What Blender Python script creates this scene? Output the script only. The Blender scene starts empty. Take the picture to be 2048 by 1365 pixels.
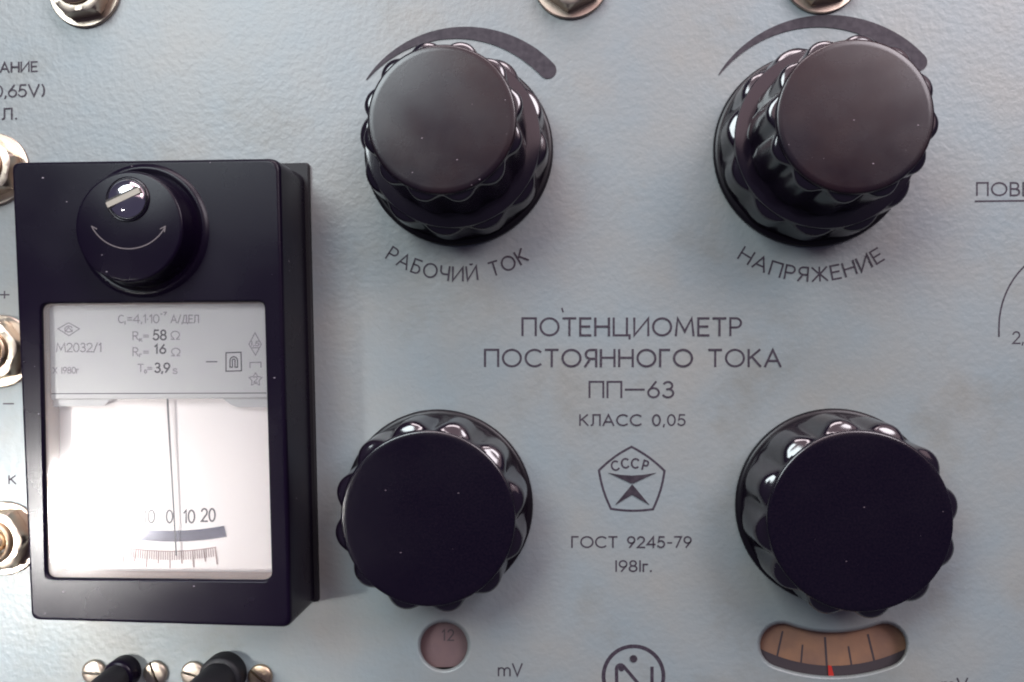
import bpy, bmesh, math, random
from mathutils import Vector, Matrix
random.seed(7)
R = math.radians; PI = math.pi
S = bpy.context.scene
PX = 1e-4                       # one photograph pixel at panel level is about 0.1 mm
# ------------------------------------------------------------------ camera
F = 1550.0                      # focal length in photo pixels
NVX, NVY = 1118.0, 690.0        # where the panel normal meets the picture
D = 0.155                       # camera height above the panel (m)
cam = bpy.data.cameras.new('camera'); cam_o = bpy.data.objects.new('camera', cam)
S.collection.objects.link(cam_o); S.camera = cam_o
cam.sensor_width = 36; cam.lens = F*36/2048; cam.clip_start = .005; cam.clip_end = 20
dn = Vector(((NVX-1024)/F, -(NVY-682.5)/F, -1)).normalized()     # world -Z in camera space
zc = -dn                                                          # world +Z in camera space
xc = (Vector((1,0,0)) - zc*zc.x).normalized(); yc = zc.cross(xc)
Rm = Matrix((xc, yc, zc))                                         # camera space -> world
cam_o.matrix_world = Matrix.Translation((0,0,D)) @ Rm.to_4x4()
CAMP = Vector((0,0,D))
def W(px, py, z=0.0):
    d = Rm @ Vector(((px-1024)/F, -(py-682.5)/F, -1))
    t = (z*PX - D)/d.z
    return CAMP + d*t
# ------------------------------------------------------------------ light
w = bpy.data.worlds.new('World'); S.world = w; w.use_nodes = True
bg = w.node_tree.nodes['Background']; bg.inputs[0].default_value = (.66,.6,1,1); bg.inputs[1].default_value = .10
def area(name, loc, target, sx, sy, rad, col, shape='RECTANGLE', spread=180):
    l = bpy.data.lights.new(name, 'AREA'); l.shape = shape; l.size = sx; l.size_y = sy
    a = sx*sy*(PI/4 if shape == 'ELLIPSE' else 1)
    l.spread = R(spread); l.energy = rad*PI*a; l.color = col                            # radiance = power / (pi * area)
    o = bpy.data.objects.new(name, l); S.collection.objects.link(o)
    o.location = loc; o.rotation_euler = (Vector(target)-Vector(loc)).to_track_quat('-Z','Y').to_euler()
area('ceiling_bounce', (0.72,.80,.66), (0.72,.12,0), 2.1, 1.4, 1.1, (1,.72,.76))
area('window_light', (-.33,.38,.58), (-.02,.02,0), .38, .30, 13.5, (.87,.97,1))
area('second_window', (.47,.48,.58), (.02,.02,0), .40, .30, 12.5, (1,.94,1))
area('side_lamp', (-.220,-.076,.22), (-.104,-.043,0), .036, .032, 13.0, (1,.98,.95), 'ELLIPSE', 30)
area('high_window', (.03,.75,.36), (.02,.05,0), .50, .20, 11.0, (1,.88,.92))
S.view_settings.view_transform = 'Standard'; S.view_settings.look = 'None'
S.view_settings.exposure = 0; S.view_settings.gamma = 1
S.render.engine = 'CYCLES'
S.cycles.filter_width = 2.0
S.render.resolution_x = 1024; S.render.resolution_y = 682

# ------------------------------------------------------------------ materials
def mat(name, col, rough=.5, metal=0, spec=.5, bump=None, var=None, coat=0, specks=None, rvar=None, stain=None):
    m = bpy.data.materials.new(name); m.use_nodes = True; nt = m.node_tree; N = nt.nodes; L = nt.links
    b = N['Principled BSDF']
    b.inputs['Base Color'].default_value = (*col,1); b.inputs['Roughness'].default_value = rough
    b.inputs['Metallic'].default_value = metal; b.inputs['Specular IOR Level'].default_value = spec
    b.inputs['Coat Weight'].default_value = coat
    geo = N.new('ShaderNodeNewGeometry')
    src = None
    if var:                                                       # colour mottling: (scale, other colour, amount)
        t = N.new('ShaderNodeTexNoise'); t.inputs['Scale'].default_value = var[0]; t.inputs['Detail'].default_value = 6
        L.new(geo.outputs['Position'], t.inputs['Vector'])
        r = N.new('ShaderNodeMapRange'); r.inputs[1].default_value = .35; r.inputs[2].default_value = .7; r.inputs[4].default_value = var[2]
        L.new(t.outputs['Fac'], r.inputs[0])
        mx = N.new('ShaderNodeMix'); mx.data_type = 'RGBA'; mx.inputs[6].default_value = (*col,1); mx.inputs[7].default_value = (*var[1],1)
        L.new(r.outputs[0], mx.inputs[0]); src = mx.outputs[2]
    if stain:                                                     # broad grime patches
        t = N.new('ShaderNodeTexNoise'); t.inputs['Scale'].default_value = stain[0]; t.inputs['Detail'].default_value = 8; t.inputs['Roughness'].default_value = .65
        L.new(geo.outputs['Position'], t.inputs['Vector'])
        r = N.new('ShaderNodeMapRange'); r.inputs[1].default_value = .54; r.inputs[2].default_value = .72; r.inputs[4].default_value = stain[2]
        L.new(t.outputs['Fac'], r.inputs[0])
        mx = N.new('ShaderNodeMix'); mx.data_type = 'RGBA'; mx.inputs[7].default_value = (*stain[1],1)
        L.new(src, mx.inputs[6]); L.new(r.outputs[0], mx.inputs[0]); src = mx.outputs[2]
    if specks:                                                    # dust: (scale, colour, threshold)
        v = N.new('ShaderNodeTexVoronoi'); v.inputs['Scale'].default_value = specks[0]
        mp = N.new('ShaderNodeMapping'); mp.inputs['Scale'].default_value = (1,2.2,1); mp.inputs['Rotation'].default_value = (0,0,.6)
        L.new(geo.outputs['Position'], mp.inputs[0]); L.new(mp.outputs[0], v.inputs['Vector'])
        c = N.new('ShaderNodeMath'); c.operation = 'LESS_THAN'; L.new(v.outputs['Distance'], c.inputs[0])
        sp = N.new('ShaderNodeSeparateColor'); L.new(v.outputs['Color'], sp.inputs[0])
        c3 = N.new('ShaderNodeMath'); c3.operation = 'MULTIPLY'; c3.inputs[1].default_value = specks[2]*1.7; L.new(sp.outputs[1], c3.inputs[0]); L.new(c3.outputs[0], c.inputs[1])
        c2 = N.new('ShaderNodeMath'); c2.operation = 'GREATER_THAN'; c2.inputs[1].default_value = .8; L.new(sp.outputs[0], c2.inputs[0])
        mu = N.new('ShaderNodeMath'); mu.operation = 'MULTIPLY'; L.new(c.outputs[0], mu.inputs[0]); L.new(c2.outputs[0], mu.inputs[1])
        mx2 = N.new('ShaderNodeMix'); mx2.data_type = 'RGBA'; mx2.inputs[6].default_value = (*col,1); mx2.inputs[7].default_value = (*specks[1],1)
        if src: L.new(src, mx2.inputs[6])
        L.new(mu.outputs[0], mx2.inputs[0]); src = mx2.outputs[2]
    if src: L.new(src, b.inputs['Base Color'])
    if rvar:                                                      # roughness variation: (scale, low, high)
        t = N.new('ShaderNodeTexNoise'); t.inputs['Scale'].default_value = rvar[0]; t.inputs['Detail'].default_value = 5
        L.new(geo.outputs['Position'], t.inputs['Vector'])
        r = N.new('ShaderNodeMapRange'); r.inputs[1].default_value = .3; r.inputs[2].default_value = .7
        r.inputs[3].default_value = rvar[1]; r.inputs[4].default_value = rvar[2]
        L.new(t.outputs['Fac'], r.inputs[0]); L.new(r.outputs[0], b.inputs['Roughness'])
    prev = None
    for (sc, dist, st) in (bump or []):
        t = N.new('ShaderNodeTexNoise'); t.inputs['Scale'].default_value = sc; t.inputs['Detail'].default_value = 1.5; t.inputs['Distortion'].default_value = .15
        L.new(geo.outputs['Position'], t.inputs['Vector'])
        bp = N.new('ShaderNodeBump'); bp.inputs['Distance'].default_value = dist; bp.inputs['Strength'].default_value = st
        L.new(t.outputs['Fac'], bp.inputs['Height'])
        if prev: L.new(prev, bp.inputs['Normal'])
        prev = bp.outputs[0]
    if prev: L.new(prev, b.inputs['Normal'])
    return m
M = {}
M['panel'] = mat('panel_paint', (.203,.240,.252), .40, spec=.5, bump=[(820,.00015,.52),(2100,.00003,.5)], var=(55,(.235,.24,.225),.9), stain=(38,(.17,.165,.14),.55))
M['ink'] = mat('panel_ink', (.026,.018,.028), .6, spec=.3, var=(1600,(.09,.08,.10),.4))
M['inkfill'] = mat('panel_ink_fill', (.022,.016,.024), .55, spec=.3, var=(900,(.06,.05,.06),.6))
M['cap'] = mat('knob_face', (.0015,.0005,.0045), .2, spec=.6, bump=[(1500,.000014,.8),(3200,.00001,.6)], specks=(420,(.14,.11,.13),.05), rvar=(90,.18,.26), var=(2600,(.006,.003,.008),.8))
M['cap_worn'] = mat('worn_knob_face', (.004,.002,.006), .24, spec=.52, bump=[(2200,.000007,.6),(3600,.000005,.6)], specks=(520,(.30,.25,.28),.06), rvar=(90,.2,.32), var=(75,(.014,.005,.006),1.0), stain=(1500,(.010,.007,.010),.8))
M['grip'] = mat('knob_side', (.006,.0035,.008), .13, spec=1.0, bump=[(250,.00004,.25)])
M['meter'] = mat('meter_black', (.004,.002,.008), .26, spec=.19, bump=[(2200,.000007,.7),(3600,.000006,.6)], specks=(420,(.3,.27,.3),.06), rvar=(60,.22,.32))
M['meter_in'] = mat('meter_inner', (.22,.14,.10), .3, spec=.5)
M['gasket'] = mat('gasket_black', (.004,.0035,.006), .6)
M['plate'] = mat('label_plate', (.50,.51,.50), .5, var=(300,(.47,.47,.48),.6))
M['paper'] = mat('scale_paper', (.95,.90,.875), .6)
M['mirror'] = mat('mirror_strip', (.62,.65,.78), .06, metal=1)
M['mink'] = mat('meter_ink_grey', (.17,.16,.18), .6, var=(2600,(.3,.29,.3),.7))
M['minkd'] = mat('meter_ink_black', (.04,.038,.045), .6)
M['minkb'] = mat('meter_ink_brown', (.36,.26,.24), .6)
M['nickel'] = mat('nickel', (.52,.44,.36), .38, metal=1, rvar=(300,.28,.45), bump=[(900,.00002,.3)])
M['brass'] = mat('warm_metal', (.62,.47,.33), .3, metal=1, rvar=(300,.2,.45))
M['chrome'] = mat('chrome', (.75,.73,.76), .1, metal=1)
M['hole'] = mat('dark_bore', (.02,.014,.01), .4)
M['dial_p'] = mat('dial_pink', (.135,.085,.085), .6, var=(500,(.11,.07,.075),.6))
M['dial_t'] = mat('dial_tan', (.26,.135,.075), .6, var=(120,(.13,.075,.06),.9))
M['dial_i'] = mat('dial_ink', (.04,.03,.035), .6)
M['red'] = mat('red_mark', (.38,.02,.014), .5)
M['scratch'] = mat('engraved_line', (.42,.33,.34), .5)
M['groove'] = mat('engraved_groove', (.10,.08,.085), .5)
M['skirt'] = mat('knob_skirt', (.004,.0025,.005), .35, spec=.35)
M['slotm'] = mat('slot_metal', (.30,.26,.22), .45, metal=.6)
M['back'] = mat('inside_dark', (.02,.018,.02), .8)
def glassmat():
    m = bpy.data.materials.new('pane_glass'); m.use_nodes = True; nt = m.node_tree; N = nt.nodes; L = nt.links; N.clear()
    out = N.new('ShaderNodeOutputMaterial'); mx = N.new('ShaderNodeMixShader'); fr = N.new('ShaderNodeFresnel'); fr.inputs[0].default_value = 1.5
    tr = N.new('ShaderNodeBsdfTransparent'); tr.inputs[0].default_value = (.99,.985,.985,1)
    gl = N.new('ShaderNodeBsdfGlossy'); gl.inputs['Roughness'].default_value = .10
    L.new(fr.outputs[0], mx.inputs[0]); L.new(tr.outputs[0], mx.inputs[1]); L.new(gl.outputs[0], mx.inputs[2]); df = N.new('ShaderNodeBsdfDiffuse'); df.inputs[0].default_value = (.95,.93,.95,1); m2 = N.new('ShaderNodeMixShader'); m2.inputs[0].default_value = .06
    L.new(mx.outputs[0], m2.inputs[1]); L.new(df.outputs[0], m2.inputs[2]); L.new(m2.outputs[0], out.inputs[0])
    return m
M['glass'] = glassmat()

# ------------------------------------------------------------------ object helpers
def worldloc(o):
    v = Vector((0,0,0))
    while o: v += o.location; o = o.parent
    return v
def mesh_obj(name, verts, faces, m, parent=None, loc=None, smooth=False, angle=35, label=None, kind=None):
    """verts in world metres; the object's own origin is its parent's (or loc)."""
    org = Vector(loc) if loc is not None else (worldloc(parent) if parent else Vector((0,0,0)))
    me = bpy.data.meshes.new(name); me.from_pydata([tuple(Vector(v)-org) for v in verts], [], faces)
    bm = bmesh.new(); bm.from_mesh(me); bmesh.ops.recalc_face_normals(bm, faces=bm.faces); bm.to_mesh(me); bm.free()
    if smooth:
        me.shade_smooth(); me.set_sharp_from_angle(angle=R(angle))
    me.materials.append(M[m]); me.validate()
    o = bpy.data.objects.new(name, me); S.collection.objects.link(o)
    if parent: o.parent = parent
    elif loc is not None: o.location = org
    if label: o['label'] = label
    if kind: o['kind'] = kind
    return o
def thing(name, loc, label, cat, group=None):
    o = bpy.data.objects.new(name, None); o.empty_display_size = .005; S.collection.objects.link(o); o.location = loc
    o['label'] = label; o['category'] = cat
    if group: o['group'] = group
    return o
def dup(root, loc, label):
    def cp(o, par):
        c = o.copy(); S.collection.objects.link(c)
        if par: c.parent = par
        for ch in o.children: cp(ch, c)
        return c
    r = cp(root, None); r.location = loc; r['label'] = label
    return r
def loft(rings, cap0=False, cap1=False):
    n = len(rings[0]); V = [p for r in rings for p in r]; Fc = []
    for i in range(len(rings)-1):
        for j in range(n):
            k = (j+1) % n
            Fc.append((i*n+j, i*n+k, (i+1)*n+k, (i+1)*n+j))
    if cap0: Fc.append(tuple(reversed(range(n))))
    if cap1: Fc.append(tuple(range((len(rings)-1)*n, len(rings)*n)))
    return V, Fc
def ring(c, r, z, n=64, lobes=0, amp=0, ph=0, hexr=0):
    out = []
    for j in range(n):
        a = 2*PI*j/n + ph*PI/180
        rr = r
        if amp:
            u = abs(((j*lobes/n + .5) % 1) - .5)/.5
            rr = r + amp*max(0,1-u*u)**1.9*(1.18-.18*max(0,1-u*u)**4)/1.0
        if hexr:
            s = (a + PI/6) % (PI/3) - PI/6
            rr = min(r, hexr*math.cos(PI/6)/math.cos(s))
        out.append(Vector((c.x + rr*PX*math.cos(a), c.y + rr*PX*math.sin(a), z*PX)))
    return out
def lathe(name, c, prof, m, parent, n=64, cap0=True, cap1=True, smooth=True, angle=35, **kw):
    """prof: (radius px, z px[, lobe amplitude])"""
    rings = [ring(c, p[0], p[1], n, kw.get('lobes',0), p[2] if len(p) > 2 else 0, kw.get('ph',0)) for p in prof]
    V, Fc = loft(rings, cap0, cap1)
    return mesh_obj(name, V, Fc, m, parent, smooth=smooth, angle=angle, label=kw.get('label'))
# ---- ink strokes: polylines in photo pixels, lifted onto the plane z
def ribbon(V, Fc, pts, wd, zf, h):
    clean = [pts[0]]
    for p in pts[1:]:
        if math.hypot(p[0]-clean[-1][0], p[1]-clean[-1][1]) > .15: clean.append(p)
    pts = clean
    if len(pts) < 2: return
    closed = math.hypot(pts[0][0]-pts[-1][0], pts[0][1]-pts[-1][1]) < .5 and len(pts) > 3
    if closed: pts = pts[:-1]
    n = len(pts); L_, R_ = [], []
    for i in range(n):
        if closed: a, b, c = pts[i-1], pts[i], pts[(i+1) % n]
        else: a, b, c = pts[max(i-1,0)], pts[i], pts[min(i+1,n-1)]
        d1 = (b[0]-a[0], b[1]-a[1]); d2 = (c[0]-b[0], c[1]-b[1])
        if d1 == (0,0): d1 = d2
        if d2 == (0,0): d2 = d1
        l1 = math.hypot(*d1); l2 = math.hypot(*d2)
        n1 = (-d1[1]/l1, d1[0]/l1); n2 = (-d2[1]/l2, d2[0]/l2)
        mx, my = n1[0]+n2[0], n1[1]+n2[1]; ml = math.hypot(mx,my) or 1
        mx /= ml; my /= ml; k = min(1/max(mx*n1[0]+my*n1[1], .3), 2.2)
        e = 0
        ex, ey = 0, 0
        if not closed and i == 0: ex, ey = -d2[0]/l2*wd*.35, -d2[1]/l2*wd*.35
        if not closed and i == n-1: ex, ey = d1[0]/l1*wd*.35, d1[1]/l1*wd*.35
        hw = wd/2*k
        L_.append((b[0]+ex+mx*hw, b[1]+ey+my*hw)); R_.append((b[0]+ex-mx*hw, b[1]+ey-my*hw))
    base = len(V)
    for i in range(n):
        z = zf + h
        V.append(W(*L_[i], z-1.4)); V.append(W(*L_[i], z)); V.append(W(*R_[i], z)); V.append(W(*R_[i], z-1.4))
    m_ = n if closed else n-1
    for i in range(m_):
        a = base+4*i; b = base+4*((i+1) % n)
        for q in range(4):
            Fc.append((a+q, a+(q+1)%4, b+(q+1)%4, b+q))
    if not closed:
        Fc.append((base,base+1,base+2,base+3)); e = base+4*(n-1); Fc.append((e+3,e+2,e+1,e))
def ink(name, strokes, wd, z=0, m='ink', parent=None, label=None, polys=()):
    V, Fc = [], []; h = .5
    for i, s in enumerate(strokes):
        ribbon(V, Fc, s, wd, z, h + .12*(i % 9))
    for i, p in enumerate(polys):
        b = len(V); n = len(p)
        hh = h + 1.2 + .12*i
        V += [W(x,y,z+hh-2) for x,y in p] + [W(x,y,z+hh) for x,y in p]
        Fc.append(tuple(range(b+n,b+2*n)))
        for j in range(n): Fc.append((b+j, b+(j+1)%n, b+n+(j+1)%n, b+n+j))
    return mesh_obj(name, V, Fc, m, parent, label=label)
def arc(cx, cy, rx, ry, a0, a1, n=14):
    return [(cx+rx*math.cos(R(a0+(a1-a0)*i/n)), cy+ry*math.sin(R(a0+(a1-a0)*i/n))) for i in range(n+1)]
G = {}
def g(ch, wd, *st): G[ch] = (wd, list(st))
g('П', .72, [(0,0),(0,1),(.72,1),(.72,0)])
g('О', .98, arc(.49,.5,.49,.5,90,450,26))
g('Т', .66, [(0,1),(.66,1)], [(.33,1),(.33,0)])
g('Е', .56, [(.56,1),(0,1),(0,0),(.56,0)], [(0,.52),(.5,.52)])
g('Н', .74, [(0,0),(0,1)], [(.74,0),(.74,1)], [(0,.52),(.74,.52)])
g('Ц', .86, [(0,1),(0,0),(.86,0),(.86,-.2)], [(.72,1),(.72,0)])
g('И', .76, [(0,1),(0,0),(.76,1),(.76,0)])
g('Й', .76, [(0,1),(0,0),(.76,1),(.76,0)], [(.3,1.16),(.38,1.12),(.48,1.16)])
g('М', .96, [(0,0),(.1,1),(.48,.22),(.86,1),(.96,0)])
g('Р', .58, [(0,0),(0,1),(.32,1)]+arc(.32,.73,.26,.27,90,-90,10)+[(0,.46)])
g('С', .84, arc(.49,.5,.49,.5,48,312,20))
g('Я', .6, [(.6,0),(.6,1),(.3,1)]+arc(.3,.73,.27,.27,90,270,10)+[(.6,.46)], [(.28,.46),(0,0)])
g('Г', .5, [(0,0),(0,1),(.5,1)])
g('К', .64, [(0,0),(0,1)], [(.6,1),(.02,.46)], [(.16,.6),(.64,0)])
g('А', .84, [(0,0),(.42,1),(.84,0)], [(.15,.33),(.69,.33)])
g('Б', .58, [(.54,1),(0,1),(0,0),(.3,0)]+arc(.3,.29,.28,.29,-90,90,10)+[(0,.58)])
g('Ч', .62, [(0,1),(0,.7)]+arc(.26,.68,.26,.26,180,270,6)+[(.62,.42)], [(.62,1),(.62,0)])
g('Ж', .98, [(.49,0),(.49,1)], [(.02,1),(.47,.5),(0,0)], [(.96,1),(.51,.5),(.98,0)])
g('Л', .7, [(0,0),(.1,.04),(.16,.2),(.16,1),(.7,1),(.7,0)])
g('Д', .84, [(0,-.18),(0,0),(.84,0),(.84,-.18)], [(.14,0),(.36,1),(.68,1),(.68,0)])
g('В', .58, [(0,0),(0,1),(.3,1)]+arc(.3,.76,.22,.24,90,-90,8)+[(0,.52)], [(0,.52),(.3,.52)]+arc(.3,.26,.28,.26,90,-90,8)+[(0,0)])
g('г', .32, [(0,0),(0,.66),(.32,.66)])
g('к', .45, [(0,0),(0,.66)], [(.4,.66),(.02,.3)], [(.12,.4),(.45,0)])
g('m', .92, [(0,0),(0,.66)], [(0,.45)]+arc(.23,.45,.22,.21,180,0,8)+[(.45,0)], [(.46,.45)]+arc(.69,.45,.22,.21,180,0,8)+[(.91,0)])
g('V', .74, [(0,1),(.37,0),(.74,1)])
g('X', .66, [(0,1),(.66,0)], [(.66,1),(0,0)])
g('R', .58, [(0,0),(0,1),(.3,1)]+arc(.3,.74,.26,.26,90,-90,10)+[(0,.48)], [(.26,.48),(.58,0)])
g('s', .44, arc(.22,.52,.2,.15,20,270,9)[:-1]+[(.22,.36)]+arc(.22,.19,.22,.18,80,-160,10))
g('W', .8, [(0,0),(.28,0)]+arc(.4,.56,.4,.44,242,-62,20)+[(.52,0),(.8,0)])     # ohm sign
g('0', .58, arc(.29,.5,.29,.5,90,450,22))
g('1', .22, [(0,.78),(.2,1),(.2,0)])
g('I', .1, [(.05,1),(.05,0)])
g('2', .56, arc(.28,.72,.27,.28,165,-35,10)+[(0,0),(.58,0)])
g('3', .54, arc(.25,.76,.23,.24,150,-80,9)+[(.2,.52)], [(.2,.52)]+arc(.25,.27,.28,.27,85,-150,11))
g('4', .64, [(.5,0),(.5,1),(0,.28),(.64,.28)])
g('5', .54, [(.5,1),(.12,1),(.04,.52)]+arc(.24,.31,.29,.31,125,-150,13))
g('6', .56, [(.4,1),(.08,.5)]+arc(.28,.3,.28,.3,140,500,20))
g('7', .54, [(0,1),(.54,1),(.14,0)])
g('8', .56, arc(.28,.76,.23,.24,-90,270,18), arc(.28,.26,.28,.26,90,450,18))
g('9', .56, arc(.28,.7,.28,.3,-40,320,20)+[(.5,.5),(.16,0)])
g(',', .1, [(.07,.07),(.02,-.14)])
g('.', .1, [(.03,.02),(.08,.04)])
g('·', .1, [(.02,.42),(.08,.44)])
g('-', .36, [(.02,.42),(.34,.42)])
g('—', .96, [(0,.5),(.96,.5)])
g('=', .44, [(0,.62),(.44,.62)], [(0,.34),(.44,.34)])
g('/', .42, [(0,-.04),(.42,1.04)])
g('+', .6, [(0,.5),(.6,.5)], [(.3,.2),(.3,.8)])
g('(', .2, arc(.4,.48,.4,.66,130,230,8)); g(')', .2, arc(-.2,.48,.4,.66,50,-50,8))
g(' ', .42)
def layout(s, gap):
    x = 0; out = []
    for ch in s:
        wd, st = G[ch]; out.append((x, wd, st)); x += wd + gap
    return out, x-gap
def text(s, x0, x1, y0, y1, gap=.26, ybs=0):
    """x0..x1, cap top y0, baseline y1 (photo px); ybs: rise of the right end"""
    lay, tot = layout(s, gap); k = (x1-x0)/tot; H = y1-y0; res = []
    for x, wd, st in lay:
        for p in st:
            res.append([(x0+k*(x+a), y1 - H*b - ybs*(x+a)/tot) for a,b in p])
    return res
def text_arc(s, cx, cy, r, a0, a1, H, gap=.26):
    """letters under a circle, tops to the centre; angles from straight down, + is right; r = mid height"""
    lay, tot = layout(s, gap); res = []
    for x, wd, st in lay:
        am = R(a0 + (a1-a0)*(x+wd/2)/tot); k = R(a1-a0)*r/tot
        for p in st:
            q = []
            for a,b in p:
                u = (a-wd/2)*k; v = (b-.5)*H
                rr = r - v
                q.append((cx + rr*math.sin(am) + u*math.cos(am), cy + rr*math.cos(am) - u*math.sin(am)))
            res.append(q)
    return res

# ------------------------------------------------------------------ panel with its two dial openings
def banana(cx, cy, rc, hw, a, n=20, m=12):
    P = []
    for i in range(n+1):
        t = R(-a + 2*a*i/n); P.append((cx+(rc+hw)*math.sin(t), cy+(rc+hw)*math.cos(t)))
    ex, ey = cx+rc*math.sin(R(a)), cy+rc*math.cos(R(a))
    for i in range(1,m):
        t = R(a) + PI*i/m; P.append((ex+hw*math.sin(t), ey+hw*math.cos(t)))
    for i in range(n+1):
        t = R(a - 2*a*i/n); P.append((cx+(rc-hw)*math.sin(t), cy+(rc-hw)*math.cos(t)))
    ex, ey = cx+rc*math.sin(R(-a)), cy+rc*math.cos(R(-a))
    for i in range(1,m):
        t = PI + R(-a) + PI*i/m; P.append((ex+hw*math.sin(t), ey+hw*math.cos(t)))
    return P
def circ(cx, cy, r, n=56): return [(cx+r*math.cos(2*PI*i/n), cy-r*math.sin(2*PI*i/n)) for i in range(n)]
def sheet(loops):
    bm = bmesh.new(); es = []
    for lp in loops:
        vs = [bm.verts.new(p) for p in lp]
        es += [bm.edges.new((vs[i], vs[(i+1)%len(vs)])) for i in range(len(vs))]
    bmesh.ops.triangle_fill(bm, use_beauty=True, use_dissolve=False, edges=es)
    bm.verts.index_update()
    V = [v.co.copy() for v in bm.verts]; Fc = [tuple(v.index for v in f.verts) for f in bm.faces]; bm.free()
    return V, Fc
panel = thing('instrument_panel', (0,0,0), 'blue-grey crinkle-painted metal front panel with black printed lettering behind all the knobs', 'panel')
X0, X1, Y0, Y1 = -420, 2480, -420, 1800
outer = [(X0,Y0),(X1,Y0),(X1,Y1),(X0,Y1)]
holes = [lambda e: circ(888,1292,47+e), lambda e: banana(1666,1010,299,43+e,20.1)]
Vp, Fp = sheet([[W(*p,0) for p in outer]] + [[W(*p,0) for p in h(7)] for h in holes])
for h in holes:
    n = len(h(0)); prof = [(7,0),(4.5,-1.2),(2,-4),(.4,-8),(0,-13),(0,-20)]
    for a,b in zip(prof[:-1], prof[1:]):
        base = len(Vp); Vp += [W(*p,a[1]) for p in h(a[0])] + [W(*p,b[1]) for p in h(b[0])]
        for j in range(n): Fp.append((base+j, base+(j+1)%n, base+n+(j+1)%n, base+n+j))
base = len(Vp); Vp += [W(*p,0) for p in outer] + [W(*p,-20) for p in outer]
for j in range(4): Fp.append((base+j, base+(j+1)%4, base+4+(j+1)%4, base+4+j))
sh = mesh_obj('panel_sheet', Vp, Fp, 'panel', panel, smooth=True, angle=20)
def volume_mark(cx, cy, r0, r1, a0, a1, w0, w1, name='volume_wedge_mark'):
    n = 40; out = []; inn = []
    for i in range(n+1):
        t = i/n; a = R(a0+(a1-a0)*t); r = r0+(r1-r0)*t; hw = w0+(w1-w0)*min(1,t*1.12)**.8
        out.append((cx+(r+hw)*math.cos(a), cy-(r+hw)*math.sin(a))); inn.append((cx+(r-hw)*math.cos(a), cy-(r-hw)*math.sin(a)))
    a = R(a1); ex, ey = cx+r1*math.cos(a), cy-r1*math.sin(a)
    cap = [(ex+w1*math.cos(a-PI*k/10), ey-w1*math.sin(a-PI*k/10)) for k in range(1,10)]
    ink(name, [], 1, 0, 'inkfill', panel, polys=[out+cap+inn[::-1]])
volume_mark(917,304, 234,242, 142,42.6, .8,17.5)
volume_mark(1640,303, 254,266, 142.8,42.3, .8,18)
PT = 'printed_lettering'
ink(PT, text_arc('РАБОЧИЙ ТОК', 917,304, 244, -34.5, 33, 27, .3), 3.4, 0, 'ink', panel)
ink(PT, text_arc('НАПРЯЖЕНИЕ', 1624,300, 249, -34.5, 33.5, 27, .28), 3.4, 0, 'ink', panel)
ink(PT, text('ПОТЕНЦИОМЕТР', 1045,1482,637,671,.26), 4.3, 0, 'ink', panel)
ink(PT, text('ПОСТОЯННОГО ТОКА', 970,1561,700,733,.26), 4.3, 0, 'ink', panel)
ink(PT, text('ПП—63', 1179,1347,764,795,.22), 3.8, 0, 'ink', panel)
ink(PT, text('КЛАСС 0,05', 1160,1370,830,851,.26), 3.0, 0, 'ink', panel)
ink(PT, text('ГОСТ 9245-79', 1144,1382,1074,1095,.24), 3.0, 0, 'ink', panel)
ink(PT, text('I98Iг.', 1231,1303,1122,1143,.2), 3.0, 0, 'ink', panel)
ink(PT, text('mV', 997,1044,1328,1352,.2), 2.8, 0, 'ink', panel)
ink(PT, text('mV', 1884,1935,1357,1381,.2), 2.8, 0, 'ink', panel)
ink(PT, text('ПОВЕРКА', 1954,2150,366,391,.26), 3.2, 0, 'ink', panel)
ink('printed_line', [[(1951,403),(2200,400)]], 3.4, 0, 'ink', panel)
ink('printed_line', [[(1998,673)]+[(2153-155*math.cos(R(a)),655-165*math.sin(R(a))) for a in range(0,91,6)]], 3.2, 0, 'ink', panel)
ink(PT, text('2,5', 2026,2065,664,687,.2), 2.8, 0, 'ink', panel)
ink(PT, text('ПИТАНИЕ', -58,74,127,146,.26, 3), 3.0, 0, 'ink', panel)
ink(PT, text('(0,65V)', -22,88,172,195,.18, 3), 3.0, 0, 'ink', panel)
ink(PT, text('ВКЛ.', -43,33,219,240,.26,2), 3.0, 0, 'ink', panel)
ink(PT, text('+', 0,18,579,601), 2.8, 0, 'ink', panel)
ink('printed_line', [[(7,808),(27,808)]], 2.8, 0, 'ink', panel)
ink(PT, text('К', 18,31,952,968), 2.6, 0, 'ink', panel)
# quality mark
pent = [(1263,894),(1329,942),(1306,1019),(1222,1018),(1198,941)]
pl = []
cx, cy = 1263.5, 960
for i in range(5):
    a, b = pent[i], pent[(i+1)%5]
    for k in range(8):
        t = k/8; bx, by = a[0]+(b[0]-a[0])*t, a[1]+(b[1]-a[1])*t; s = 4*t*(1-t)*3.4; l = math.hypot(bx-cx,by-cy)
        pl.append((bx+(bx-cx)/l*s, by+(by-cy)/l*s))
pl.append(pl[0])
letters = []
for ch, lx, ly, ro in (('С',1230,932,14),('С',1250,927,5),('С',1270,927,-5),('Р',1291,931,-14)):
    wd, st = G[ch]
    for p in st:
        q = []
        for a,b in p:
            u, v = (a-wd/2)*16, (b-.5)*18; c_, s_ = math.cos(R(ro)), math.sin(R(ro))
            q.append((lx+u*c_-v*s_, ly-(u*s_+v*c_)))
        letters.append(q)
ink('quality_mark_outline', [pl], 4.4, 0, 'ink', panel)
ink('quality_mark_letters', letters, 3.4, 0, 'ink', panel)
ink('quality_mark_symbol', [], 1, 0, 'inkfill', panel, polys=[[(1217,946),(1240,950),(1263,951.5),(1287,950),(1312,946),(1267,967),(1261,967)], [(1264.5,969),(1299,1010),(1281,1000),(1264,990),(1247,1000),(1231,1010),(1232,1008)]])
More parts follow.
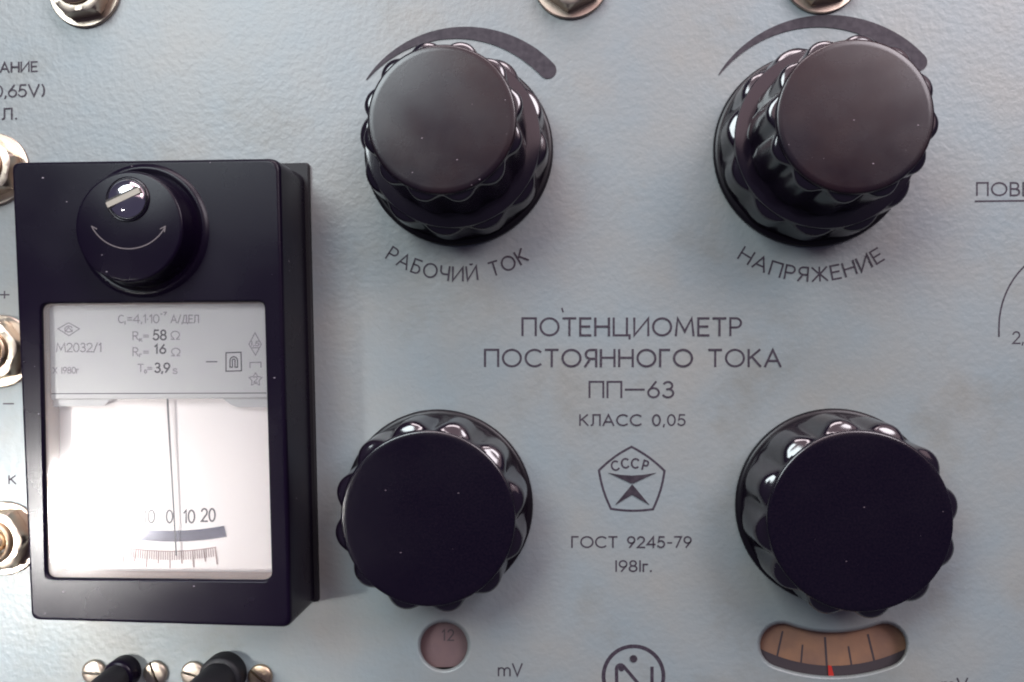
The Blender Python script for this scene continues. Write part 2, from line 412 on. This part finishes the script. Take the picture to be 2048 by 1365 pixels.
ink('maker_mark_ring', [arc(1267,1353,60,60,0,360,64)], 7.5, 0, 'ink', panel)
ink('maker_mark_letter', [[(1234,1400),(1233,1340)]+arc(1241,1338,8,8,180,315,5)+[(1292,1386)], [(1304,1336),(1304,1400)], arc(1243,1337,3,3,0,360,10)], 6.5, 0, 'ink', panel, )
ink('maker_mark_dot', [], 1, 0, 'inkfill', panel, polys=[circ(1267,1318,7.5,20)])

# ------------------------------------------------------------------ dials behind the openings
ink('paint_fleck', [[(1124,617),(1126,624)]], 3, 0, 'ink', panel)
c = W(875,1010,-26)
dl = thing('numbered_dial', (c.x,c.y,-26*PX), 'dusty pink dial reading 12, seen through the round opening under the lower left knob', 'dial')
lathe('dial_plate', c, [(330,-30),(332,-26)], 'dial_p', dl, n=96)
ink('dial_number', text('12', 885,907,1260,1281,.35), 2.8, -26, 'dial_i', dl)
c = W(1666,1010,-26)
ds = thing('graduated_dial', (c.x,c.y,-26*PX), 'tan dial with black tick lines and dark rim in the curved slot at lower right', 'dial')
lathe('dial_plate', c, [(348,-30),(350,-26)], 'dial_t', ds, n=96)
for st, wd in (([(1565,1264),(1553,1318)],3.6), ([(1605,1291),(1602,1328)],3.4), ([(1650,1276),(1654,1338)],4.2), ([(1697,1294),(1703,1330)],3.4), ([(1736,1270),(1749,1324)],3.8)):
    ink('tick_line', [st], wd, -26, 'dial_i', ds)
rim = [(1666+325*math.sin(R(a)), 1010+322*math.cos(R(a))) for a in range(-30,31,3)] + [(1666+348*math.sin(R(a)), 1010+348*math.cos(R(a))) for a in range(30,-31,-3)]
ink('dial_rim', [], 1, -25, 'dial_i', ds, polys=[rim])
rm = ink('index_mark', [], 1, -22, 'red', ds, polys=[[(1656,1331),(1663,1332),(1668,1352),(1657,1352)]], label='small red index mark at the bottom of the slot')

# ------------------------------------------------------------------ knobs
LB = 12
def knob(px, py, ph, two, label, ph2=None):
    c = W(px,py,0)
    t = thing('control_knob', (c.x,c.y,0), label, 'knob', 'black fluted control knobs on the panel')
    lathe('base_ring', c, [(181,.2),(189,1),(190.5,4),(190,8),(187,11),(182,12),(176,12.5)], 'skirt', t, n=96, angle=60)
    if not two:
        lathe('grip', c, [(180,11,0),(178,17,6),(173.5,40,12),(168,70,15.5),(164.3,98,18.3),(163,112,18.5),(162.3,117,16),(161.8,120.5,9),(161.5,123,2.5),(161,125,0),(161,127,0)], 'grip', t, n=288, lobes=LB, ph=ph, angle=50)
        lathe('cap', c, [(160.5,126.5),(162,127.5),(162.5,130),(161,132.6),(158,133.6),(150,134)], 'cap', t, n=96, angle=60)
    else:
        lathe('grip', c, [(180,11,0),(178,17,5),(174.5,40,9),(171.2,60,11),(169.5,70,12),(168.8,76,12.5),(168.5,80.5,12),(168.2,83.5,9),(167.9,85.5,4),(167.5,87,0),(168,89.5,0),(166.5,92,0),(160,93,0),(142,93.3,0)], 'grip', t, n=288, lobes=LB, ph=ph, angle=50)
        lathe('grip', c, [(141,92,0),(138,95,5),(135,120,8),(132.5,160,10.5),(130,195,12),(129.7,206,13),(129.4,211,13.3),(129,214.5,12.3),(128.7,216.8,9),(128.4,218.2,4),(128,219,0)], 'grip', t, n=288, lobes=LB, ph=ph2 or ph, angle=50)
        lathe('cap', c, [(127.5,218.5),(129.5,220),(130,223),(128.5,226),(125.5,227.2),(118,227.6)], 'cap_worn', t, n=96, angle=60)
    return t
knob(917,304, 24, True, 'upper left two-tier black fluted knob, above the printed word РАБОЧИЙ ТОК', 14)
knob(1622,301, 22, True, 'upper right two-tier black fluted knob, above the printed word НАПРЯЖЕНИЕ', 24)
knob(877,1008, 13, False, 'wide single-tier black fluted knob directly above the round dial opening')
knob(1667,1012, 10, False, 'wide single-tier black fluted knob directly above the curved dial slot')

# ------------------------------------------------------------------ meter
def rquad(c4, rad, n=7):
    """c4: TL,TR,BR,BL in photo px; rounded quad outline, clockwise in the picture"""
    P = []
    for i in range(4):
        p = Vector(c4[i]); a = Vector(c4[i-1]); b = Vector(c4[(i+1)%4]); r = rad[i] if isinstance(rad,(list,tuple)) else rad
        u = (a-p).normalized(); v = (b-p).normalized()
        p0 = p+u*r; p1 = p+v*r
        for k in range(n+1):
            t = k/n; q = p0*(1-t)**2 + p*2*t*(1-t)*1.0 + p1*t*t
            P.append((q.x,q.y))
    return P
def inset(c4, d):
    cx = sum(p[0] for p in c4)/4; cy = sum(p[1] for p in c4)/4
    return [(x+(d if x < cx else -d), y+(d if y < cy else -d)) for x,y in c4]
mc = W(330,760,0)
meter = thing('galvanometer', (mc.x,mc.y,0), 'black rectangular panel meter with a white scale, thin needle and round zero-adjust boss', 'meter')
ZF = 145
face = [(22,325),(558,317),(581,1256),(61,1241)]
# footprint of the body on the panel (straight sides with a little draft)
def foot(p, z, dr):
    q = W(*p, ZF); return Vector((q.x, q.y, z*PX))
face_w = [W(*p, ZF) for p in face]
def body_ring(z, d):      # d outward px
    pts = rquad(face, [16,24,20,16])
    cx = sum(p.x for p in face_w)/4; cy = sum(p.y for p in face_w)/4
    out = []
    for p in pts:
        q = W(*p, ZF); out.append(Vector((q.x + (d if q.x > cx else -d)*PX, q.y + (d if q.y > cy else -d)*PX, z*PX)))
    return out
rings = [body_ring(8,2.5), body_ring(60,2), body_ring(ZF-9,1), body_ring(ZF-6,.6), body_ring(ZF-2.5,-1), body_ring(ZF-.7,-3), body_ring(ZF,-6)]
V, Fc = loft(rings)
win = [(80,607),(528,603),(543,1163),(91,1158)]
wr = [16,14,20,18]
winr = lambda d, z: [W(*p, ZF)*1 + Vector((0,0,(z-ZF)*PX)) for p in rquad(inset(win, d), wr)]
Vs, Fs = sheet([rings[-1], winr(-3,ZF)]); b = len(V); V += Vs; Fc += [tuple(i+b for i in f) for f in Fs]
V2, F2 = loft([winr(-3,ZF), winr(-1.5,ZF-.6), winr(0,ZF-3), winr(1,ZF-8)]); b = len(V); V += V2; Fc += [tuple(i+b for i in f) for f in F2]
mesh_obj('case', V, Fc, 'meter', meter, smooth=True, angle=40)
V2, F2 = loft([winr(1,ZF-8), winr(3,ZF-16), winr(3,ZF-58)])
mesh_obj('window_frame', V2, F2, 'meter_in', meter, smooth=True, angle=30)
fl = [(60,340),(620,328),(640,1201),(95,1190)]
fr = lambda z, d: [W(*p, 0) + Vector((0,0,z*PX)) for p in rquad(inset(fl, d), 5, 3)]
V2, F2 = loft([fr(.4,0), fr(9,0), fr(11,2)], True, True)
mesh_obj('gasket', V2, F2, 'gasket', meter)
# glass
V2, F2 = loft([winr(.4,ZF-10), winr(.4,ZF-7)], True, True)
mesh_obj('glass_pane', V2, F2, 'glass', meter)
# scale plates
ZS, ZP = 98, 122
sp = rquad([(60,600),(560,600),(570,1190),(70,1190)], 4, 2)
V2, F2 = loft([[W(*p,ZS-4) for p in sp],[W(*p,ZS) for p in sp]], True, True)
scale = mesh_obj('scale_plate', V2, F2, 'paper', meter)
pp = [(64,590),(548,590),(552,799)] + [(470,801),(458,797),(228,799)] + [(70,801)]
pp = [(64,590),(548,590),(552,797),(70,800)]
V2, F2 = loft([[W(*p,ZP-5) for p in pp],[W(*p,ZP-3) for p in pp],[W(*p,ZP) for p in inset(pp,2.5)]], True, True)
lab = mesh_obj('label_plate', V2, F2, 'plate', meter)
tabp = [[(84,796),(224,796),(214,806),(208,812),(84,814)], [(440,794),(556,793),(556,815),(476,815),(462,810)]]
V2, F2 = [], []
for q in tabp:
    b = len(V2); n = len(q); V2 += [W(*p,ZS+1) for p in q]+[W(*p,ZP-5.5) for p in q]
    F2 += [tuple(range(b+n,b+2*n))]+[(b+j,b+(j+1)%n,b+n+(j+1)%n,b+n+j) for j in range(n)]
mesh_obj('plate_tab', V2[:10], F2[:6], 'plate', lab); mesh_obj('plate_tab', V2[10:], [tuple(i-10 for i in f) for f in F2[6:]], 'plate', lab)
k = 'label_print'
ink(k, [[(93,788),(532,786.5)]], 2, ZP, 'minkd', lab)
ink(k, text('C'.replace('C','С'), 237,247,631,646), 2.2, ZP, 'mink', lab)
ink(k, text('=4,1·10', 255,318,630,646,.16) + text('I',249,251,643,649) + text('-7',321,333,625,631,.3), 2.2, ZP, 'mink', lab)
ink(k, text('А/ДЕЛ', 342,397,631,646,.2), 2.2, ZP, 'mink', lab)
ink(k, text('R', 266,276,664,680) + text('к',279,284,675,683) + text('=',287,297,666,679) + text('W',342,359,663,679), 2.2, ZP, 'mink', lab)
ink(k, text('58', 307,332,661,680,.2), 3.4, ZP, 'minkd', lab)
ink(k, text('R', 266,276,696,712) + text('г',279,283,706,714) + text('=',287,297,698,711) + text('W',343,360,697,712), 2.2, ZP, 'mink', lab)
ink(k, text('16', 310,331,690,707,.3), 3.4, ZP, 'minkd', lab)
ink(k, text('Т', 276,287,729,744) + text('0',289,293,740,747) + text('=',295,304,731,743) + text('s',346,354,733,748), 2.2, ZP, 'mink', lab)
ink(k, text('3,9', 310,339,727,745,.16), 3.4, ZP, 'minkd', lab)
ink(k, text('М2032/1', 113,202,687,704,.16), 2.2, ZP, 'mink', lab)
ink(k, text('X I980г', 106,157,735,747,.16), 1.9, ZP, 'mink', lab)
ink(k, [[(413,724),(434,724)]], 2.4, ZP, 'minkd', lab)
ink('magnet_symbol', [[(452,706),(482,705),(483,742),(452,743),(452,706)], [(460,735)]+[(460,722)]+arc(467.5,722,7.5,-8,180,0,8)+[(475,735),(470,735),(470,723)]+arc(467.5,722,3,-3.5,0,180,6)+[(465,735),(460,735)]], 2.5, ZP, 'minkd', lab)
ink('class_symbol', [[(510,666),(522.5,689),(511,711),(498,689),(510,666)]] + text('I,5',503,518,683,692,.2)+[[(504,696),(517,696)]], 2.0, ZP, 'mink', lab)
ink('position_symbol', [[(500,736),(500,725.5),(522,725),(522,735)]], 2.2, ZP, 'mink', lab)
st = [(511+(13.5 if i%2==0 else 7.5)*math.sin(PI*i/5), 759.5-(13.5 if i%2==0 else 7.5)*math.cos(PI*i/5)) for i in range(11)]
ink('test_voltage_symbol', [st]+text('2',507.5,514.5,754,765), 2.0, ZP, 'mink', lab)
ink('maker_emblem', [[(116,658),(137,646),(159,658),(138,672),(116,658)], arc(137.5,658.5,8,6,20,200,8), arc(137.5,658.5,7,6,200,340,8), [(130,664),(137,655),(145,664)]], 2.0, ZP, 'mink', lab)
# scale prints
ink('mirror_strip', [], 1, ZS, 'mirror', scale, polys=[[(340+a*108, 1062-a*a*10+(0)) for a in [i/10 for i in range(-10,11)]] + [(341+a*112, 1084-a*a*10) for a in [i/10 for i in range(10,-11,-1)]]])
for s, a, b, y in (('0',333,345,1046),('10',368,389,1046),('20',403,430,1043)):
    ink('scale_number', text(s,a,b,y-25,y,.2), 3.4, ZS, 'minkd', scale)
ink('scale_number', text('10',287,309,1021,1046,.2), 3.4, ZS, 'minkd', scale)
ink('scale_number', text('20',247,274,1019,1043,.2), 3.4, ZS, 'minkd', scale)
def sag(x): return ((x-340)/92)**2*8
tk = []
for i in range(41):
    x = 250+180*i/40; y = 1103-sag(x); sl = (x-340)*.03
    tk.append([(x,y),(x+sl*.6,y+17)])
ink('scale_graduation', tk, 2.0, ZS, 'minkb', scale)
big = []
for i in range(9):
    x = 250+180*i/8; y = 1103-sag(x); L_ = 33 if i%2==0 else 24; sl = (x-340)*.05
    big.append([(x,y),(x+sl,y+L_)])
ink('scale_graduation', big, 2.6, ZS, 'minkb', scale)
ink('scale_arc', [[(248+184*i/20, 1103-sag(248+184*i/20)) for i in range(21)]], 2, ZS, 'minkb', scale)
# needle: thin blade floating above the scale
def bar(name, p, q, w_, z0, z1, m, par):
    a, b = W(*p,z0), W(*q,z1); d = (b-a).normalized(); s = Vector((-d.y,d.x,0)).normalized()*w_*PX/2; u = Vector((0,0,1.2*PX))
    Vv = [a-s,a+s,a+s+u,a-s+u,b-s*.7,b+s*.7,b+s*.7+u,b-s*.7+u]
    return mesh_obj(name, Vv, [(0,1,2,3),(7,6,5,4),(0,1,5,4),(1,2,6,5),(2,3,7,6),(3,0,4,7)], m, par)
bar('needle', (335,795),(353,1112), 3.6, ZS+12, ZS+9, 'minkd', meter)
# zero-adjust boss
bc = W(288,462,ZF)
boss = lathe('adjuster_boss', bc, [(126,ZF-.5),(124,ZF+1.5),(120,ZF+4.5),(116,ZF+6),(112,ZF+4.5),(109,ZF+2.5),(108,ZF+2)], 'meter', meter, n=96, angle=60, cap0=False)
zt = 197
kn = lathe('adjuster_knob', bc, [(106,ZF+1),(105,ZF+5),(102.5,ZF+12),(101,zt-6),(100,zt-2.5),(98,zt-.5),(95,zt)], 'meter', meter, n=96, angle=50)
sc = W(256,399,zt)
lathe('screw_collar', sc, [(40,zt-.5),(41,zt+1.2),(39.5,zt+3),(37,zt+2),(36.5,zt+.3)], 'cap', kn, n=48, cap0=False, cap1=False, angle=60)
lathe('slotted_screw', sc, [(36,zt+.2),(36,zt+3),(34,zt+7),(29,zt+11),(21,zt+14),(11,zt+15.6),(2,zt+16)], 'chrome', kn, n=48, angle=60)
a = R(24); ca, sa = math.cos(a), math.sin(a)
def obox(name, c, L_, w_, z0, z1, ang, m, par):
    ca, sa = math.cos(ang), math.sin(ang); Vv = []
    for z in (z0,z1):
        for u,v in ((-1,-1),(1,-1),(1,1),(-1,1)):
            x, y = u*L_/2*PX, v*w_/2*PX; Vv.append(Vector((c.x+x*ca-y*sa, c.y+x*sa+y*ca, z*PX)))
    return mesh_obj(name, Vv, [(0,1,2,3),(7,6,5,4),(0,1,5,4),(1,2,6,5),(2,3,7,6),(3,0,4,7)], m, par)
obox('screw_slot', sc, 66, 10, zt+8, zt+16.5, a, 'slotm', kn)
obox('screw_slot', sc+Vector((-.0003,.0006,0)), 62, 4, zt+8.3, zt+16.2, a, 'hole', kn)
ar = [(257+82*math.sin(R(t)), 418+ (80-0)*math.cos(R(t))) for t in range(-64,65,4)]
ar = [(x, y) for x,y in ar]
ink('engraved_arrow', [ar, [ar[0],(ar[0][0]+10,ar[0][1]+5)], [ar[-1],(ar[-1][0]-2,ar[-1][1]+11)], [ar[-1],(ar[-1][0]-10,ar[-1][1]+5)]], 2.2, zt, 'groove', kn)

# ------------------------------------------------------------------ terminals (nut and washer sockets)
def terminal(px, py, ang, label, bright='nickel'):
    c = W(px,py,0)
    t = thing('terminal_socket', (c.x,c.y,0), label, 'terminal', 'hex-nut terminal sockets on the panel')
    lathe('washer', c, [(74,.2),(76,1.5),(76,5),(74,7),(40,7.5)], bright, t, n=72, angle=40)
    rr = []
    for z, cut, hx in ((7.6,63,66),(12,66,66),(32,66,66),(37,60,66),(39,54,66)):
        rr.append(ring(c, cut, z, 72, hexr=hx, ph=ang))
    # hexagon: rotate by phase
    def hring(z, cut):
        out = []
        for j in range(72):
            a_ = 2*PI*j/72; s_ = (a_ % (PI/3)) - PI/6
            r_ = min(cut, 57/math.cos(s_)); b_ = a_+R(ang)
            out.append(Vector((c.x+r_*PX*math.cos(b_), c.y+r_*PX*math.sin(b_), z*PX)))
        return out
    V, Fc = loft([hring(7.6,62), hring(11,66), hring(30,66), hring(36,60), hring(38,55), ring(c,44,38.5,72,ph=ang)], False, False)
    mesh_obj('hex_nut', V, Fc, bright, t, smooth=True, angle=30)
    lathe('collar', c, [(43,30),(43,44),(41,47),(37,48),(34,46),(33,40),(32,12)], 'brass', t, n=64, cap0=False, cap1=False, angle=45)
    lathe('bore_floor', c, [(32.5,12),(30,12.5)], 'hole', t, n=48)
    lathe('contact', c+Vector((-.0002,0,0)), [(22,12),(22,26),(20,31),(15,34),(8,35)], 'brass', t, n=48, angle=60)
    return t
terminal(172,-16, 8, 'bright hex-nut terminal cut by the top edge, leftmost of three along the top')
terminal(1142,-36, 24, 'pinkish hex-nut terminal cut by the top edge, between the two upper knobs')
terminal(1642,-48, 10, 'hex-nut terminal barely showing at the top edge above the right wedge-shaped mark')
terminal(-10,340, 20, 'hex-nut terminal at the left edge below the lettering, by the top corner of the meter')
terminal(2,703, 12, 'hex-nut terminal at the left edge just below the plus sign')
terminal(12,1076, 4, 'hex-nut terminal at the left edge just below the small letter К')

# ------------------------------------------------------------------ screws and black posts along the bottom edge
def screw(px, py, ang, m, label, r=25):
    c = W(px,py,0)
    t = thing('slotted_screw', (c.x,c.y,0), label, 'screw', 'slotted screws at the bottom edge')
    # head with a real slot: two half domes
    Rr = r
    a0 = R(ang)
    for s in (1,-1):
        rings = []
        for (rr,z) in ((Rr*.92,.2),(Rr,2),(Rr,6),(Rr*.94,8),(Rr*.85,9.3),(Rr*.6,10.2),(Rr*.3,10.6)):
            gap = 2.6; th0 = math.asin(min(.9,gap/rr)); out = []
            for j in range(17):
                th = th0 + (PI-2*th0)*j/16
                x = rr*math.cos(th); y = rr*math.sin(th)*s
                out.append(Vector((c.x+(x*math.cos(a0)-y*math.sin(a0))*PX, c.y+(x*math.sin(a0)+y*math.cos(a0))*PX, z*PX)))
            rings.append(out)
        V, Fc = loft(rings, True, True)
        mesh_obj('screw_head', V, Fc, m, t, smooth=True, angle=50)
    lathe('slot_floor', c, [(Rr*.9,.2),(Rr*.9,4.5)], 'hole', t, n=32)
screw(190,1343, -2, 'nickel', 'slotted screw head at the bottom edge, leftmost of the four')
screw(313,1345, -68, 'nickel', 'slotted screw head at the bottom edge with a steep slot, between the two black posts')
screw(388,1346, -14, 'nickel', 'slotted screw head at the bottom edge, touching the right black post on its left')
screw(522,1352, -38, 'brass', 'brownish slotted screw head at the bottom edge, rightmost of the four')
def post(px, py, r, label, two):
    c = W(px,py,0)
    t = thing('black_post', (c.x,c.y,0), label, 'post', 'black posts at the bottom edge')
    lathe('bushing', c, [(r,.2),(r,28),(r-3,33),(r-9,35)], 'gasket' if not two else 'meter', t, n=64, angle=50)
    V = []; rings = []
    lean = Vector((-.25,-.35,1))
    for i, (rr, z) in enumerate(((r*.8,30),(r*.86,45),(r*.95,90),(r*.98,150),(r*.9,170),(r*.6,182),(r*.2,186))):
        cc = c + lean*0 + Vector((lean.x,lean.y,0))*(z-30)*PX
        rings.append([Vector((cc.x+rr*PX*math.cos(2*PI*j/48), cc.y+rr*PX*math.sin(2*PI*j/48), z*PX)) for j in range(48)])
    V, Fc = loft(rings, True, True)
    mesh_obj('lever', V, Fc, 'gasket', t, smooth=True, angle=60)
post(252,1342, 33, 'black leaning post at the bottom edge, left one of the pair', True)
post(452,1346, 44, 'black leaning post at the bottom edge, right and thicker one of the pair', False)
# dark inside of the case, behind the panel
b = [W(X0,Y0,-60), W(X1,Y0,-60), W(X1,Y1,-60), W(X0,Y1,-60)]
bk = mesh_obj('case_back', b+[v-Vector((0,0,.002)) for v in b], [(0,1,2,3),(7,6,5,4),(0,1,5,4),(1,2,6,5),(2,3,7,6),(3,0,4,7)], 'back')
bk['kind'] = 'structure'
